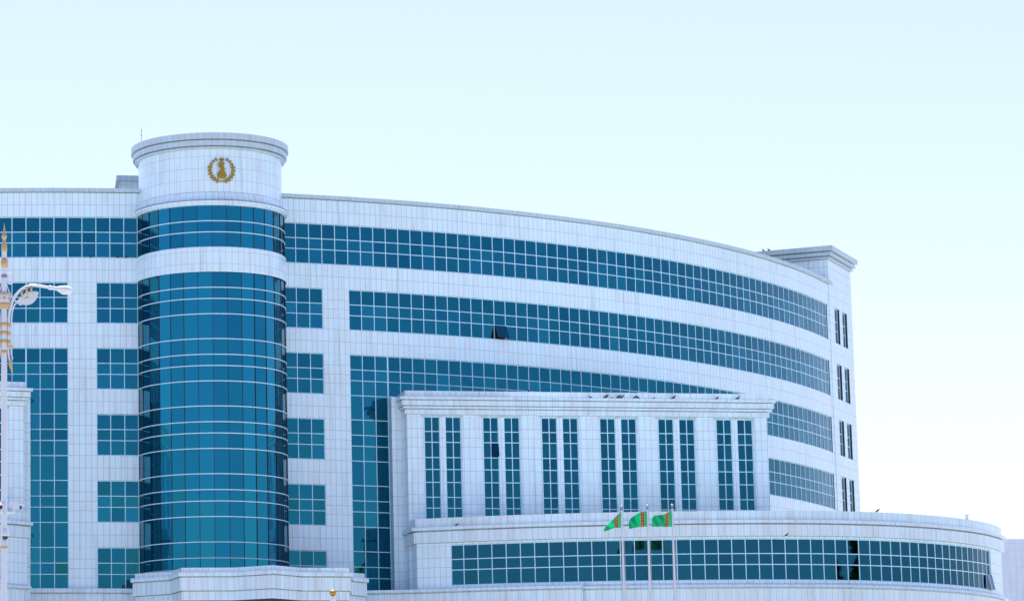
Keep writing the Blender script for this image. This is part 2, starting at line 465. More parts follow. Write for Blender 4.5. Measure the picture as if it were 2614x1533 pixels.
cb.sweep(tarc(-H - 0.35, H + 0.35, 72, 4.63), [(0.0, 40.05), (0.03, 39.95), (0.08, 39.78), (0.16, 39.65), (0.26, 39.57), (0.34, 39.53), (0.12, 39.51), (0.12, 39.43), (0.37, 39.43), (0.37, 39.30), (0.30, 39.20), (0.14, 39.15)], caps=False)
cb.build('tower_moulding', M['tile_drum'], tower, smooth=30)
def tower_glass(zs, drow):
    gb = MB(); db = MB()
    for k in range(16):
        b0, b1 = -H + k * pi / 16, -H + (k + 1) * pi / 16
        a, c = tp(b0, TR - 0.02), tp(b1, TR - 0.02); th = TH0 + (b0 + b1) / 2; n = Vector((sin(th), -cos(th), 0))
        colr = (0.1, 0.5, 0.2, 0.6, 0.15, 0.3, 0.45, 0.1)[k % 8] + random.random() * 0.2
        tx = pane_tilt() * 1.4
        for zt, zb in zip(zs, zs[1:]):
            tz = pane_tilt()
            def qq(p, s, z, h): d = n * (tx * s + tz * h); return (p[0] + d.x, p[1] + d.y, z)
            gb.quad(qq(a, -1, zt, 1), qq(a, -1, zb, -1), qq(c, 1, zb, -1), qq(c, 1, zt, 1), rnd=0.1 + colr + 0.25 * random.random())
    cw = gb.build('curtain_glass', M['glass_tower'], tower)
    for k in range(17):
        b0 = -H + k * pi / 16; th = TH0 + b0; n = Vector((sin(th), -cos(th), 0)); t = Vector((cos(th), sin(th), 0))
        p = tp(b0, TR - 0.005); db.box((p[0], p[1], (zs[0] + zs[-1]) / 2), t * 0.02, n * 0.012, (0, 0, (zs[0] - zs[-1]) / 2))
    db.build('glazing_joint', M['dark'], cw)
    rb = MB()
    for z in drow:
        rb.sweep(tarc(-H, H, 64, TR), [(-0.03, z + 0.025), (0.03, z + 0.024), (0.033, z), (0.03, z - 0.024), (-0.03, z - 0.025)], caps=False)
    rb.build('curtain_rail', M['ring'], cw, smooth=40)
tower_glass([T0 + 0.1, T0 - ROWS[0], T0 - ROWS[1], Tz(0) - WH], [T0 - ROWS[0], T0 - ROWS[1]])
zs = []
for i in range(1, 10): zs += [Tz(i), Tz(i) - ROWS[0], Tz(i) - ROWS[1], Tz(i) - WH]
tower_glass(zs, zs[1:])
# lightning rod on the tower rim
lr = MB(); q = at(361, 362, CY - 2.0)
lr.lathe((q.x, q.y, 43.78), [(0.05, 0), (0.05, 0.06), (0.018, 0.08), (0.016, 0.45), (0.05, 0.48), (0.05, 0.53), (0.016, 0.56), (0.014, 0.78), (0.035, 0.80), (0.004, 0.95)], 8)
lr.build('lightning_rod', M['steel'], tower)

# emblem: gilded serpent over a bowl in a wreath
def emblem():
    import itertools
    d = ray(565.5, 433)
    dx, dy = d.x, d.y; a = dx * dx + dy * dy; bq = -2 * (dx * CX + dy * CY); cc = CX * CX + CY * CY - 4.63 ** 2
    tq = (-bq - sqrt(bq * bq - 4 * a * cc)) / (2 * a); P = d * tq
    be0 = atan2(P.x - CX, CY - P.y) - TH0; z0 = P.z
    class EM(MB):
        def P(s, x, y, z):                            # x along the drum, y off the wall, z up
            px, py = tp(be0 + x / 4.63, 4.63 + y); s.v.append((px, py, z0 + z)); return len(s.v) - 1
    wr = EM(); S = 1.0
    for sg in (-1, 1):
        pts = []
        for k in range(22):
            an = radians(-78 + 140 * k / 21)
            pts.append(Vector((sg * 0.74 * cos(an), 0.06, 0.76 * sin(an) - 0.03)))
        wr.tube(pts, 0.02, 6)
        for q_ in range(9):
            k = 0.6 + q_ * 2.45; k0 = int(k); p = pts[k0].lerp(pts[min(k0 + 1, 21)], k - k0); tg = (pts[min(k0 + 1, 21)] - pts[max(k0 - 1, 0)]).normalized()
            nr = Vector((tg.z, 0, -tg.x))
            sc = 1.15 if q_ < 6 else 0.9
            for dirv, l in ((tg * 0.9 + nr, 0.115), (tg * 0.9 - nr, 0.115), (tg, 0.12)):
                dirv = dirv.normalized(); c = p + dirv * l * 0.8 * sc
                rot = Matrix((dirv, Vector((0, 1, 0)), dirv.cross(Vector((0, 1, 0))))).transposed()
                wr.ell((c.x, 0.075, c.z), l * 0.62 * sc, 0.045, 0.052 * sc, 8, 6, rot)
    wr.tube([Vector((-0.30, 0.06, -0.70)), Vector((-0.15, 0.07, -0.78)), Vector((0.15, 0.07, -0.78)), Vector((0.30, 0.06, -0.70))], 0.035, 6)
    em = wr.build('emblem', M['gold'], tower, smooth=50)
    sn = EM()
    # coiled serpent: stacked coils widening to the bottom, then the S-shaped neck
    for zz, rx, rz in ((-0.50, 0.26, 0.09), (-0.40, 0.31, 0.09), (-0.29, 0.29, 0.085), (-0.19, 0.23, 0.08), (-0.10, 0.17, 0.07)):
        sn.ell((0, 0.10, zz), rx, 0.13, rz, 16, 8)
    neck = [Vector((-0.02, 0.20, -0.14)), Vector((0.09, 0.22, -0.05)), Vector((0.09, 0.19, 0.04)), Vector((-0.05, 0.16, 0.11)), Vector((-0.15, 0.15, 0.20)), Vector((-0.16, 0.15, 0.32)), Vector((-0.05, 0.16, 0.41)), Vector((0.07, 0.17, 0.39)), Vector((0.12, 0.18, 0.31))]
    sn.tube(crv(neck, 3), [0.055 + 0.03 * sin(pi * i_ / 24) for i_ in range(25)], 8)
    sn.ell((0.05, 0.18, 0.25), 0.085, 0.06, 0.11, 10, 8)
    # bowl upturned over the head
    sn.lathe((0, 0.12, 0.48), [(0.03, 0.0), (0.035, 0.07), (0.17, 0.10), (0.165, 0.16), (0.11, 0.23), (0.03, 0.25), (0.005, 0.26)], 14, u=Vector((1, 0, 0)), v=Vector((0, 0.6, 0)))
    sn.build('emblem', M['gold'], tower, smooth=50)
emblem()

# ------------------------------------------------------------------ portico blocks (left one mirrors the right one)
PP0 = (24.88066, 204.5); PSI = 0.073
PT_ = (cos(PSI), sin(PSI)); PN = (sin(PSI), -cos(PSI))
def pq(t, n=0.0): return (PP0[0] + PT_[0] * t + PN[0] * n, PP0[1] + PT_[1] * t + PN[1] * n)
PW0, PW1 = 0.04, 23.6
def portico(tf):
    wb = MB(tf)
    zt, zb = 26.55, 15.3
    bays = [1.155 + 3.82 * i for i in range(6)]
    edges = [PW0]
    for s in bays: edges += [s - 0.20, s + 2.46]
    edges.append(PW1)
    vt = lambda t: Vector((PT_[0] * t, PT_[1] * t, 0))
    for k in range(0, len(edges), 2):                 # pilasters
        a, c = edges[k], edges[k + 1]
        pts = [pq(a, -0.30), pq(a), pq(c), pq(c, -0.30)]
        if k == 0: pts[0] = pq(a, -1.25)
        if k == len(edges) - 2: pts[-1] = pq(c, -15.0)
        wb.sweep(pts, [(0, zt), (0, zb)], caps=False)
    for s in bays:                                    # recessed margins beside and between the paired windows
        for a, c in ((s - 0.20, s), (s + 1.03, s + 1.375), (s + 2.405, s + 2.46)):
            wb.sweep([pq(a, -0.30), pq(a, -0.07), pq(c, -0.07), pq(c, -0.30)], [(0, zt), (0, zb)], caps=False)
        wb.sweep([pq(s - 0.2, -0.07), pq(s + 2.46, -0.07)], [(-0.25, 26.46), (0, 26.46), (0, zt)][::-1], caps=False)
    # recessed strip of wall that links the block to the glazed facade
    wb.sweep([pq(-0.72, -3.2), pq(-0.72, -1.2), pq(PW0 + 0.3, -1.2)], [(-0.4, 27.85), (0, 27.85), (0, 14.0)], caps=False)
    # inner blocking so that no daylight passes behind the windows
    wb.sweep([pq(0.35, -0.42), pq(PW1 - 0.3, -0.42)], [(0, zt), (0, zb)], caps=False)
    po = wb.build('portico', M['tile'], building)
    cb = MB(tf)
    pts = [pq(PW0, -3.0), pq(PW0), pq(PW1), pq(PW1, -14.0)]
    cb.sweep(pts, [(-4.0, 28.08), (0.13, 28.08), (0.13, 27.67), (0.50, 27.66), (0.50, 27.49), (0.22, 27.49), (0.22, 27.43), (0.38, 27.43), (0.38, 27.12), (0.12, 27.12), (0.12, 27.06), (0.26, 27.06), (0.26, 26.93), (0.0, 26.93), (0.0, 26.87), (0.14, 26.87), (0.14, 26.57), (-0.05, 26.56), (-0.05, 26.51), (0.0, 26.51)], caps=False)
    cb.build('portico_cornice', M['tile_cor'], po)
    rows = []
    for T in (26.45, 22.22, 17.97): rows += [T, T - 0.955, T - 1.65, T - 2.63, T - 3.40]
    rows = [z for z in rows if z > 15.4]
    for bi, s in enumerate(bays):
        for wi, o in enumerate((0.0, 1.375)):
            a, c = s + o, s + o + 1.03
            gb = MB(tf)
            for ci in range(2):
                for r1, r2 in zip(rows, rows[1:]):
                    ta, tc = a + ci * 0.515, a + (ci + 1) * 0.515
                    e = pane_tilt(); f_ = pane_tilt(); n0 = -0.22
                    openp = (tf is None and bi == 1 and wi == 0 and ci == 1 and r1 == rows[2])
                    if openp: continue
                    pts = [pq(ta, n0 - e * .5 + f_ * .5), pq(ta, n0 - e * .5 - f_ * .5), pq(tc, n0 + e * .5 - f_ * .5), pq(tc, n0 + e * .5 + f_ * .5)]
                    gb.cur = 0
                    gb.quad((*pts[0], r1), (*pts[1], r2), (*pts[2], r2), (*pts[3], r1), rnd=0.15 + 0.4 * random.random() + (0.2 if random.random() > .85 else 0))
            gb.cur = 1
            tv = Vector((PT_[0], PT_[1], 0)); nv = Vector((PN[0], PN[1], 0)); zc, zh = (rows[0] + rows[-1]) / 2, (rows[0] - rows[-1]) / 2
            for tt, e in ((a, 0.025), (a + 0.515, 0), (c, -0.025)):
                p = pq(tt + e, -0.19); gb.box((p[0], p[1], zc), tv * 0.026, nv * 0.035, (0, 0, zh))
            for r1 in rows:
                p = pq((a + c) / 2, -0.187); gb.box((p[0], p[1], r1 - (0.03 if r1 == rows[0] else 0)), tv * 0.513, nv * 0.033, (0, 0, 0.026))
            if tf is None and bi == 1 and wi == 0:    # one casement standing ajar
                gb.cur = 0
                p0 = pq(a + 0.54, -0.17); p1 = pq(c - 0.03, -0.03); r1, r2 = rows[2] - .03, rows[3] + .03
                p0b = pq(a + 0.54, -0.02); p1b = pq(c - 0.03, -0.02)
                gb.cur = 2
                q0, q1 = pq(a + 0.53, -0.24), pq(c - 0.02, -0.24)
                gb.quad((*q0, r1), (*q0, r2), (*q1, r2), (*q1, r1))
                gb.cur = 0
                s0, s1 = pq(a + 0.54, -0.16), pq(c - 0.03, -0.16); s2, s3 = pq(c - 0.03, 0.10), pq(a + 0.54, 0.10)
                gb.quad((*s0, r1), (*s3, r2 + .04), (*s2, r2 + .04), (*s1, r1))
            gb.build('portico_window', [M['glass_portico'], M['frame'], M['interior']], po)
portico(None); portico(mirror)

# ------------------------------------------------------------------ podium (long curved block in front of the portico)
KN = (-3, 10, 20, 30, 40, 52.0); KAP = (0.0295, 0.0201, 0.0215, 0.0628, 0.0501, 0.0524)
def build_path():
    st = 0.02; L = -6.0; tab = []
    def kap(x):
        x = x / 0.87
        if x <= 0.5: return 0.004
        for (a, b), (k0, k1) in zip(zip(KN, KN[1:]), zip(KAP, KAP[1:])):
            if x <= b: return k0 + (k1 - k0) * (x - a) / (b - a)
        return KAP[-1]
    n = int(52 / st); th = [0.0]; xs = [0.0]; ys = [0.0]
    for i in range(n): th.append(th[-1] + kap(L + (i + .5) * st) * st)
    i0 = int(round(-L / st)); off = -0.4485 - th[i0]; th = [q + off for q in th]
    for i in range(n):
        a = (th[i] + th[i + 1]) / 2; xs.append(xs[-1] + cos(a) * st); ys.append(ys[-1] + sin(a) * st)
    dx, dy = 27.103 - xs[i0], 202.0 - ys[i0]
    return L, st, [x + dx for x in xs], [y + dy for y in ys], th
PL, PST, PXS, PYS, PTH = build_path()
def dp(s):
    f = (s - PL) / PST; i = max(0, min(int(f), len(PXS) - 2)); f -= i
    return (PXS[i] + (PXS[i + 1] - PXS[i]) * f, PYS[i] + (PYS[i + 1] - PYS[i]) * f), PTH[i]
SI = lambda i: 0.9215 * (i - 0.1265 * i * i / 50)
S_L, S_R = -2.15, SI(48.3) + 3.3
def dpath(s0, s1, off=0.0, n=None):
    n = n or max(2, int((s1 - s0) / 0.6)); out = []
    for k in range(n + 1):
        p, th = dp(s0 + (s1 - s0) * k / n); out.append((p[0] + sin(th) * off, p[1] - cos(th) * off))
    return out
def dback(s, d, off=0.0):
    p, th = dp(s); return (p[0] - sin(th) * d + cos(th) * off, p[1] + cos(th) * d + sin(th) * off)
ZWT, ZWB = 17.98, 15.40
RET = lambda d, o=0.0: (dp(S_L)[0][0] - 0.10 * d - o, dp(S_L)[0][1] + 0.995 * d)   # left return, square to the portico
def podium(tf):
    front = dpath(S_L, S_R)
    loop = [RET(3.4)] + front + [dback(S_R, 9.0)]
    wb = MB(tf)
    sw0, sw1 = SI(0.12), SI(48.0)
    wb.sweep([RET(3.4)] + dpath(S_L, sw0, n=5), [(0, 18.1), (0, 14.8)], caps=False)
    wb.sweep(dpath(sw1, S_R, n=5) + [dback(S_R, 9.0)], [(0, 18.1), (0, 14.8)], caps=False)
    wb.sweep(dpath(sw0, sw1), [(0, 18.1), (0, ZWT), (-0.16, ZWT)], caps=False)
    wb.sweep(dpath(sw0, sw1), [(-0.16, ZWB), (0.0, ZWB), (0, 14.8)], caps=False)
    for s in (sw0, sw1):
        p, th = dp(s); q = (p[0] - sin(th) * .16, p[1] + cos(th) * .16)
        wb.quad((*p, ZWT), (*p, ZWB), (*q, ZWB), (*q, ZWT), uv=[(.05, ZWT), (.05, ZWB), (.2, ZWB), (.2, ZWT)])
    wb.sweep(dpath(sw0 - .3, sw1 + .3, -0.35), [(0, 18.1), (0, 14.8)], caps=False)
    po = wb.build('podium', M['tile_low'], building, smooth=25)
    cb = MB(tf)
    cb.sweep(loop, [(-3.5, 19.66), (0.05, 19.68), (0.05, 19.12), (0.32, 19.10), (0.32, 18.90), (-0.06, 18.90), (-0.06, 18.81), (0.19, 18.81), (0.19, 18.12), (-0.12, 18.12), (-0.12, 18.03), (0.0, 18.03)], caps=False)
    cb.build('podium_cornice', M['tile_cor'], po, smooth=25)
    # base wall and ledge under the podium
    bb = MB(tf)
    if tf is None:
        pts = [(17.4, 204.45), (23.6, 203.0)] + dpath(S_L + 0.8, 8.4, 0.32)
        bb.sweep(pts, [(-1.5, 15.20), (0.10, 15.20), (0.14, 15.02), (-0.14, 15.02), (-0.14, 14.93), (0, 14.93), (0, GZ)], caps=True)
        bb.sweep(dpath(8.4, S_R + .1, 0.12) + [dback(S_R + .1, 9.0, .2)], [(-0.12, 15.12), (0.14, 15.12), (0.18, 14.98), (-0.14, 14.98), (-0.14, 14.89), (0, 14.89), (0, GZ)], caps=True)
    else:
        bb.sweep([RET(3.4)] + dpath(S_L, S_R, 0.12), [(-0.12, 15.12), (0.14, 15.12), (0.18, 14.98), (-0.14, 14.98), (-0.14, 14.89), (0, 14.89), (0, GZ)], caps=False)
    bb.build('base_ledge', M['tile_cor'], po, smooth=25)
    rows = [ZWT, ZWT - 0.93, ZWT - 1.60, ZWB]
    gb = MB(tf); fb = MB(tf)
    ss = [sw0] + [SI(i) for i in range(1, 49)]
    for i in range(len(ss) - 1):
        (a, ta), (c, tc) = dp(ss[i]), dp(ss[i + 1]); th = (ta + tc) / 2; n = Vector((sin(th), -cos(th), 0)); bl = random.random()
        for j in range(3):
            if tf is None and i == len(ss) - 2 and j == 2: continue
            tx, tz = pane_tilt() * 0.35, pane_tilt() * 0.35
            def qq(p, s, z, h): d = n * (tx * s + tz * h - 0.12); return (p[0] + d.x, p[1] + d.y, z)
            gb.quad(qq(a, -1, rows[j], 1), qq(a, -1, rows[j + 1], -1), qq(c, 1, rows[j + 1], -1), qq(c, 1, rows[j], 1), rnd=0.25 + 0.35 * random.random() + (0.3 if bl > .8 and j else 0))
    wg = gb.build('podium_window', M['glass_podium'], po)
    for i, s in enumerate(ss):
        p, th = dp(s); n = Vector((sin(th), -cos(th), 0)); t = Vector((cos(th), sin(th), 0))
        c = Vector((p[0], p[1], (ZWT + ZWB) / 2)) - n * 0.105
        fb.box(c, t * 0.024, n * 0.022, (0, 0, (ZWT - ZWB) / 2))
    for j, z in enumerate(rows):
        zz = z - 0.035 if j == 0 else (z + 0.03 if j == 3 else z)
        fb.sweep(dpath(sw0, sw1), [(-0.12, zz + .027), (-0.078, zz + .027), (-0.078, zz - .027), (-0.12, zz - .027)], caps=False)
    fb.build('frame', M['frame'], wg)
    if tf is None:                                    # last sash tilted open
        (a, ta), (c, tc) = dp(ss[-2]), dp(ss[-1]); th = (ta + tc) / 2; n = Vector((sin(th), -cos(th), 0))
        va, vc = Vector((*a, 0)), Vector((*c, 0)); an = radians(11); hh = rows[2] - ZWB
        sb = MB()
        sb.cur = 1
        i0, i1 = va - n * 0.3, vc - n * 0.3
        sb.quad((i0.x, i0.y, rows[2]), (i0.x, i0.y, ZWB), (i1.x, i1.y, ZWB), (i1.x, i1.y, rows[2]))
        sb.cur = 0
        o0 = n * 0.02; o1 = n * (0.02 + hh * sin(an)); zb2 = rows[2] - hh * cos(an)
        P4 = [va + o0, va + o1, vc + o1, vc + o0]; Z4 = [rows[2], zb2, zb2, rows[2]]
        sb.quad(*[(p.x, p.y, z) for p, z in zip(P4, Z4)])
        sb.cur = 2
        for e in (va, vc):
            c0 = e + (o0 + o1) / 2; sb.box((c0.x, c0.y, (rows[2] + zb2) / 2), Vector((cos(th), sin(th), 0)) * .025, n * .02, (o1 - o0) / 2 + Vector((0, 0, (zb2 - rows[2]) / 2)))
        tag(sb.build('open_sash', [M['glass'], M['interior'], M['white']], po), 'tilted open sash at the curved end')
podium(None); podium(mirror)

# base ledge under the left wing
bb = MB(mirror)
bb.sweep([fp(k, 0.35) for k in range(-3, 10)], [(-0.5, 15.28), (0.08, 15.28), (0.13, 15.02), (-0.14, 15.02), (-0.14, 14.93), (0, 14.93), (0, GZ)], caps=True)
bb.build('base_ledge', M['tile_cor'], building, smooth=25)

# ------------------------------------------------------------------ entrance canopy in front of the tower
cpts = [(8.2, 203.6), (6.96 + .3, 200.28 + .25), (9.45, 198.62), (9.95, 195.9), (13.1, 195.75), (15.34, 193.95), (17.17, 195.8), (20.15, 195.95), (20.55, 199.35), (21.6, 200.55), (21.2, 204.2)]
cb = MB()
prof = [(-0.6, 16.02), (0.0, 16.03), (0.0, 15.74), (0.24, 15.73), (0.24, 15.49), (-0.04, 15.49), (-0.04, 15.43), (0.12, 15.43), (0.12, 14.64), (-0.12, 14.64), (-0.12, 14.58), (0.0, 14.58), (0.0, 14.04)]
cb.sweep(cpts, prof, caps=False)
can = cb.build('entrance_canopy', M['tile_cor'], building)
sb = MB()
inner = [(x, y, 14.06) for x, y in cpts]
sb.face([sb.P(*p) for p in inner]); can_s = sb.build('soffit', M['soffit'], can)
sb = MB(); sb.face([sb.P(x, y, 15.95) for x, y in cpts]); sb.build('canopy_roof', M['roof'], can)
for x, y in ((10.6, 196.8), (19.4, 196.8), (8.6, 200.6), (20.4, 200.8)):
    lb = MB(); lb.lathe((x, y, GZ), [(0.62, 0), (0.62, 0.5), (0.5, 0.6), (0.45, 14.9), (0.55, 15.1), (0.6, 15.74)], 24)
    lb.build('column', M['white'], can, smooth=40)

# ------------------------------------------------------------------ end block at the right-hand end
TE = TH0 + AE + 62.3 * DA
ET = (cos(TE), sin(TE)); EN = (sin(TE), -cos(TE)); EP = (OX + R * sin(TE), OY - R * cos(TE))
def eq(t, n=0.0): return (EP[0] + ET[0] * t + EN[0] * n, EP[1] + ET[1] * t + EN[1] * n)
eb = MB(); e0, e1 = 0.5, 6.95
wins = ((1.80, 3.20), (4.00, 5.38))
cols = [e0, 1.80, 3.20, 4.00, 5.38, e1]
EO = 0.06
for k in (0, 2, 4):
    eb.sweep([eq(cols[k], EO), eq(cols[k + 1], EO)], [(0, 42.62), (0, GZ)], caps=False, u0=cols[k])
for k in (1, 3):
    zprev = 42.62
    for i in range(0, 7):
        eb.sweep([eq(cols[k], EO), eq(cols[k + 1], EO)], [(-0.24, zprev), (0, zprev), (0, Tz(i)), (-0.24, Tz(i))] if i else [(0, zprev), (0, Tz(i)), (-0.24, Tz(i))], caps=False, u0=cols[k])
        for c in (cols[k], cols[k + 1]):
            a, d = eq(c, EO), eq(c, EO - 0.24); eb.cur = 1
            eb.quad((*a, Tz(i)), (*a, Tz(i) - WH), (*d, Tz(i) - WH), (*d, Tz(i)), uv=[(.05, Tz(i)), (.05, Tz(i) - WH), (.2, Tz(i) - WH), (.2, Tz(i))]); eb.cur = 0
        zprev = Tz(i) - WH
    eb.sweep([eq(cols[k], EO), eq(cols[k + 1], EO)], [(-0.24, zprev), (0, zprev), (0, GZ)], caps=False, u0=cols[k])
eb.sweep([eq(e0, -9), eq(e0, EO)], [(0, 42.62), (0, GZ)], caps=False)
eb.sweep([eq(e1, EO), eq(e1, -9), eq(e0, -9)], [(0, 42.62), (0, GZ)], caps=False)
M['jamb_shade'] = mat('shade_dark_window_jamb', (0.055, 0.040, 0.042), 0.5)  # shade of the window reveals painted into a dark jamb colour
end = eb.build('end_block', [M['tile'], M['jamb_shade']], building)
cb = MB()
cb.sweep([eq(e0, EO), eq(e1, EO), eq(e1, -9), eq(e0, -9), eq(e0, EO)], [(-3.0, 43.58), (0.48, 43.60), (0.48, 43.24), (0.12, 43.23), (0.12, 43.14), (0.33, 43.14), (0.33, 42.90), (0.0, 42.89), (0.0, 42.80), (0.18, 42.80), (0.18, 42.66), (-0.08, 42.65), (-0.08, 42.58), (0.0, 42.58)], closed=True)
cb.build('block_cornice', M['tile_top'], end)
for i in range(6):
    for a, c in wins:
        gb = MB(); zr = [Tz(i), Tz(i) - ROWS[0], Tz(i) - ROWS[1], Tz(i) - WH]
        for ci in range(2):
            w0, w1 = a + (c - a) / 2 * ci, a + (c - a) / 2 * (ci + 1)
            for r1, r2 in zip(zr, zr[1:]):
                gb.quad((*eq(w0, EO - .21), r1), (*eq(w0, EO - .21), r2), (*eq(w1, EO - .21), r2), (*eq(w1, EO - .21), r1), rnd=random.random() * .5)
        gb.cur = 1; tv, nv = Vector((*ET, 0)), Vector((*EN, 0))
        for t_ in (a + .03, (a + c) / 2, c - .03):
            p = eq(t_, EO - .18); gb.box((*p, (zr[0] + zr[-1]) / 2), tv * .028, nv * .03, (0, 0, WH / 2))
        for z in zr:
            p = eq((a + c) / 2, EO - .177); gb.box((*p, z - (.03 if z == zr[0] else -.03 if z == zr[-1] else 0)), tv * ((c - a) / 2 - .01), nv * .028, (0, 0, .028))
        gb.build('block_window', [M['glass'], M['frame']], end)

# ------------------------------------------------------------------ penthouse behind the left of the tower
pb = MB()
pp = [(6.75, 216), (6.75, 210.0), (15.5, 211.0), (15.5, 216)]
pb.sweep(pp, [(0, 43.0), (0, 40.3)], caps=False)
ph = pb.build('penthouse', M['tile'], building)
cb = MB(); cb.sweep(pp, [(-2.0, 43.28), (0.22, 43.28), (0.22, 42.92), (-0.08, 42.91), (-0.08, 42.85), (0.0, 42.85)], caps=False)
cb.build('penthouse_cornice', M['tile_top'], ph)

# ------------------------------------------------------------------ pale building far right
fb = MB(); q = at(2560, 1374, 310)
fb.sweep([(q.x - 6, 322), (q.x - 6, 310), (q.x + 26, 310.5), (q.x + 26, 322)], [(-12, 28.1), (0, 28.16), (0, GZ)], caps=False)
far_tile = tile_mat('pale_distant_tiles', (0.62, 0.70, 0.80), tw=0.6, rowp=0.75, rough=0.4, jm=0.3)
far = fb.build('annex_building', far_tile)
tag(far, 'plain pale tiled building standing far behind the curved podium end', 'building')

# ------------------------------------------------------------------ flags and flagpoles
FY = 190.8
def flag_mat():
    m = mat('flag_cloth', (0.0, 0.38, 0.15), 0.75); g = NG(m)
    tc = g.n('ShaderNodeTexCoord'); sp = g.n('ShaderNodeSeparateXYZ'); g.lk(tc.outputs['UV'], sp.inputs[0])
    U, V = sp.outputs[0], sp.outputs[1]
    band = g.math('MULTIPLY', g.math('GREATER_THAN', U, 0.17), g.math('LESS_THAN', U, 0.37))
    edge = g.math('MULTIPLY', band, g.math('MAXIMUM', g.math('LESS_THAN', U, 0.19), g.math('GREATER_THAN', U, 0.35)))
    # five carpet medallions down the band
    y5 = g.math('SUBTRACT', g.math('FRACT', g.math('MULTIPLY', V, 5.0)), 0.5)
    x5 = g.math('DIVIDE', g.math('SUBTRACT', U, 0.27), 0.16)
    r = g.math('ADD', g.math('MULTIPLY', g.math('ABSOLUTE', x5), 0.8), g.math('MULTIPLY', g.math('ABSOLUTE', y5), 0.9))
    r1 = g.math('LESS_THAN', r, 0.40); r2 = g.math('LESS_THAN', r, 0.29); r3 = g.math('LESS_THAN', r, 0.15)
    c = g.mix(band, (0.0, 0.38, 0.15), (0.20, 0.014, 0.012))
    c = g.mix(g.math('MULTIPLY', band, r1), c, (0.55, 0.20, 0.10))
    c = g.mix(g.math('MULTIPLY', band, r2), c, (0.06, 0.012, 0.012))
    c = g.mix(g.math('MULTIPLY', band, r3), c, (0.75, 0.45, 0.3))
    c = g.mix(edge, c, (0.42, 0.16, 0.02))
    g.lk(c, g.b.inputs['Base Color'])
    b = g.b; b.inputs['Sheen Weight'].default_value = 0.2
    tr = g.n('ShaderNodeBsdfTranslucent'); g.lk(c, tr.inputs['Color'])
    mx = g.n('ShaderNodeMixShader'); mx.inputs[0].default_value = 0.5
    out = g.t.nodes['Material Output']
    g.lk(b.outputs[0], mx.inputs[1]); g.lk(tr.outputs[0], mx.inputs[2]); g.lk(mx.outputs[0], out.inputs['Surface'])
    return m
M['flag'] = flag_mat()
zs_ = lambda u, v: (1450 + u / 5.223, 1250 + v / 5.223)
FLAGS = [
    dict(pole=(1586.5, 1293), top=[(705, 288), (665, 322), (620, 372), (560, 425), (505, 485), (478, 515)], bot=[(705, 497), (665, 500), (620, 505), (560, 525), (510, 540), (486, 555)], amp=0.12, ph=0.5,
         lab='limp green flag drooping to a point, on the leftmost of three poles'),
    dict(pole=(1652.5, 1291), top=[(1055, 280), (1010, 288), (960, 293), (905, 325), (845, 365), (806, 425)], bot=[(1055, 484), (1010, 487), (960, 490), (905, 498), (860, 507), (815, 517)], amp=0.16, ph=1.4,
         lab='dark green flag with rounded fly, on the middle of three poles'),
    dict(pole=(1715.5, 1289), top=[(1386, 282), (1335, 290), (1290, 318), (1215, 332), (1150, 335), (1112, 385)], bot=[(1386, 487), (1335, 488), (1290, 490), (1220, 484), (1150, 487), (1118, 489)], amp=0.22, ph=3.2,
         lab='bright green billowing flag, on the rightmost of three poles'),
]
POLE_LAB = ['slim white flagpole of the drooping flag, leftmost of three', 'slim white flagpole between the other two before the podium', 'slim white flagpole of the billowing flag, rightmost of three']
def interp(poly, f):
    n = len(poly) - 1; k = min(int(f * n), n - 1); q = f * n - k
    return (poly[k][0] + (poly[k + 1][0] - poly[k][0]) * q, poly[k][1] + (poly[k + 1][1] - poly[k][1]) * q)
for fi, fd in enumerate(FLAGS):
    top = at(*fd['pole'], FY)
    pe = empty('flagpole', (top.x, FY, GZ))
    tag(pe, POLE_LAB[fi], 'flagpole', 'flagpoles in front of the podium')
    pb = MB(); H_ = top.z - GZ
    pb.lathe((top.x, FY, GZ), [(0.30, 0), (0.30, 0.25), (0.12, 0.32), (0.115, 2), (0.085, H_ - 6), (0.052, H_ - 0.3), (0.045, H_ - 0.12)], 14)
    pb.build('pole', M['white'], pe, smooth=40)
    pb = MB(); pb.ell((top.x, FY, top.z), 0.10, 0.10, 0.10); pb.lathe((top.x, FY, top.z - 0.2), [(0.05, 0), (0.07, 0.03), (0.03, 0.12)], 10); pb.build('finial', M['steel'], pe, smooth=40)
    pb = MB(); pb.tube([(top.x + .06, FY - .06, top.z - .25), (top.x + .08, FY - .07, top.z - 1.2), (top.x + .12, FY - .07, top.z - 1.35), (top.x + .20, FY - .1, top.z - 1.6), (top.x + .1, FY - .08, top.z - 1.9), (top.x + .10, FY - .1, GZ + 1.2)], 0.012, 5); pb.build('halyard', M['rope'], pe)
    fb = MB(); NX, NY = 26, 12; g_ = []
    for i in range(NX + 1):
        f = i / NX; a = interp(fd['top'], f); c = interp(fd['bot'], f); row = []
        for j in range(NY + 1):
            h = j / NY; px, py = zs_(a[0] + (c[0] - a[0]) * h, a[1] + (c[1] - a[1]) * h)
            dep = fd['amp'] * (f ** 0.7) * (sin(f * 9.0 + fd['ph'] + h * 1.6) + 0.45 * sin(f * 17 + h * 4 + fd['ph'] * 2))
            p = at(px, py, FY - 0.03 + dep); row.append(fb.P(p.x, p.y, p.z))
        g_.append(row)
    for i in range(NX):
        for j in range(NY):
            fb.face((g_[i][j], g_[i][j + 1], g_[i + 1][j + 1], g_[i + 1][j]), [(i / NX, 1 - j / NY), (i / NX, 1 - (j + 1) / NY), ((i + 1) / NX, 1 - (j + 1) / NY), ((i + 1) / NX, 1 - j / NY)])
    fo = fb.build('flag', M['flag'], smooth=60)
    tag(fo, fd['lab'], 'flag', 'green flags with a carpet-patterned red stripe')

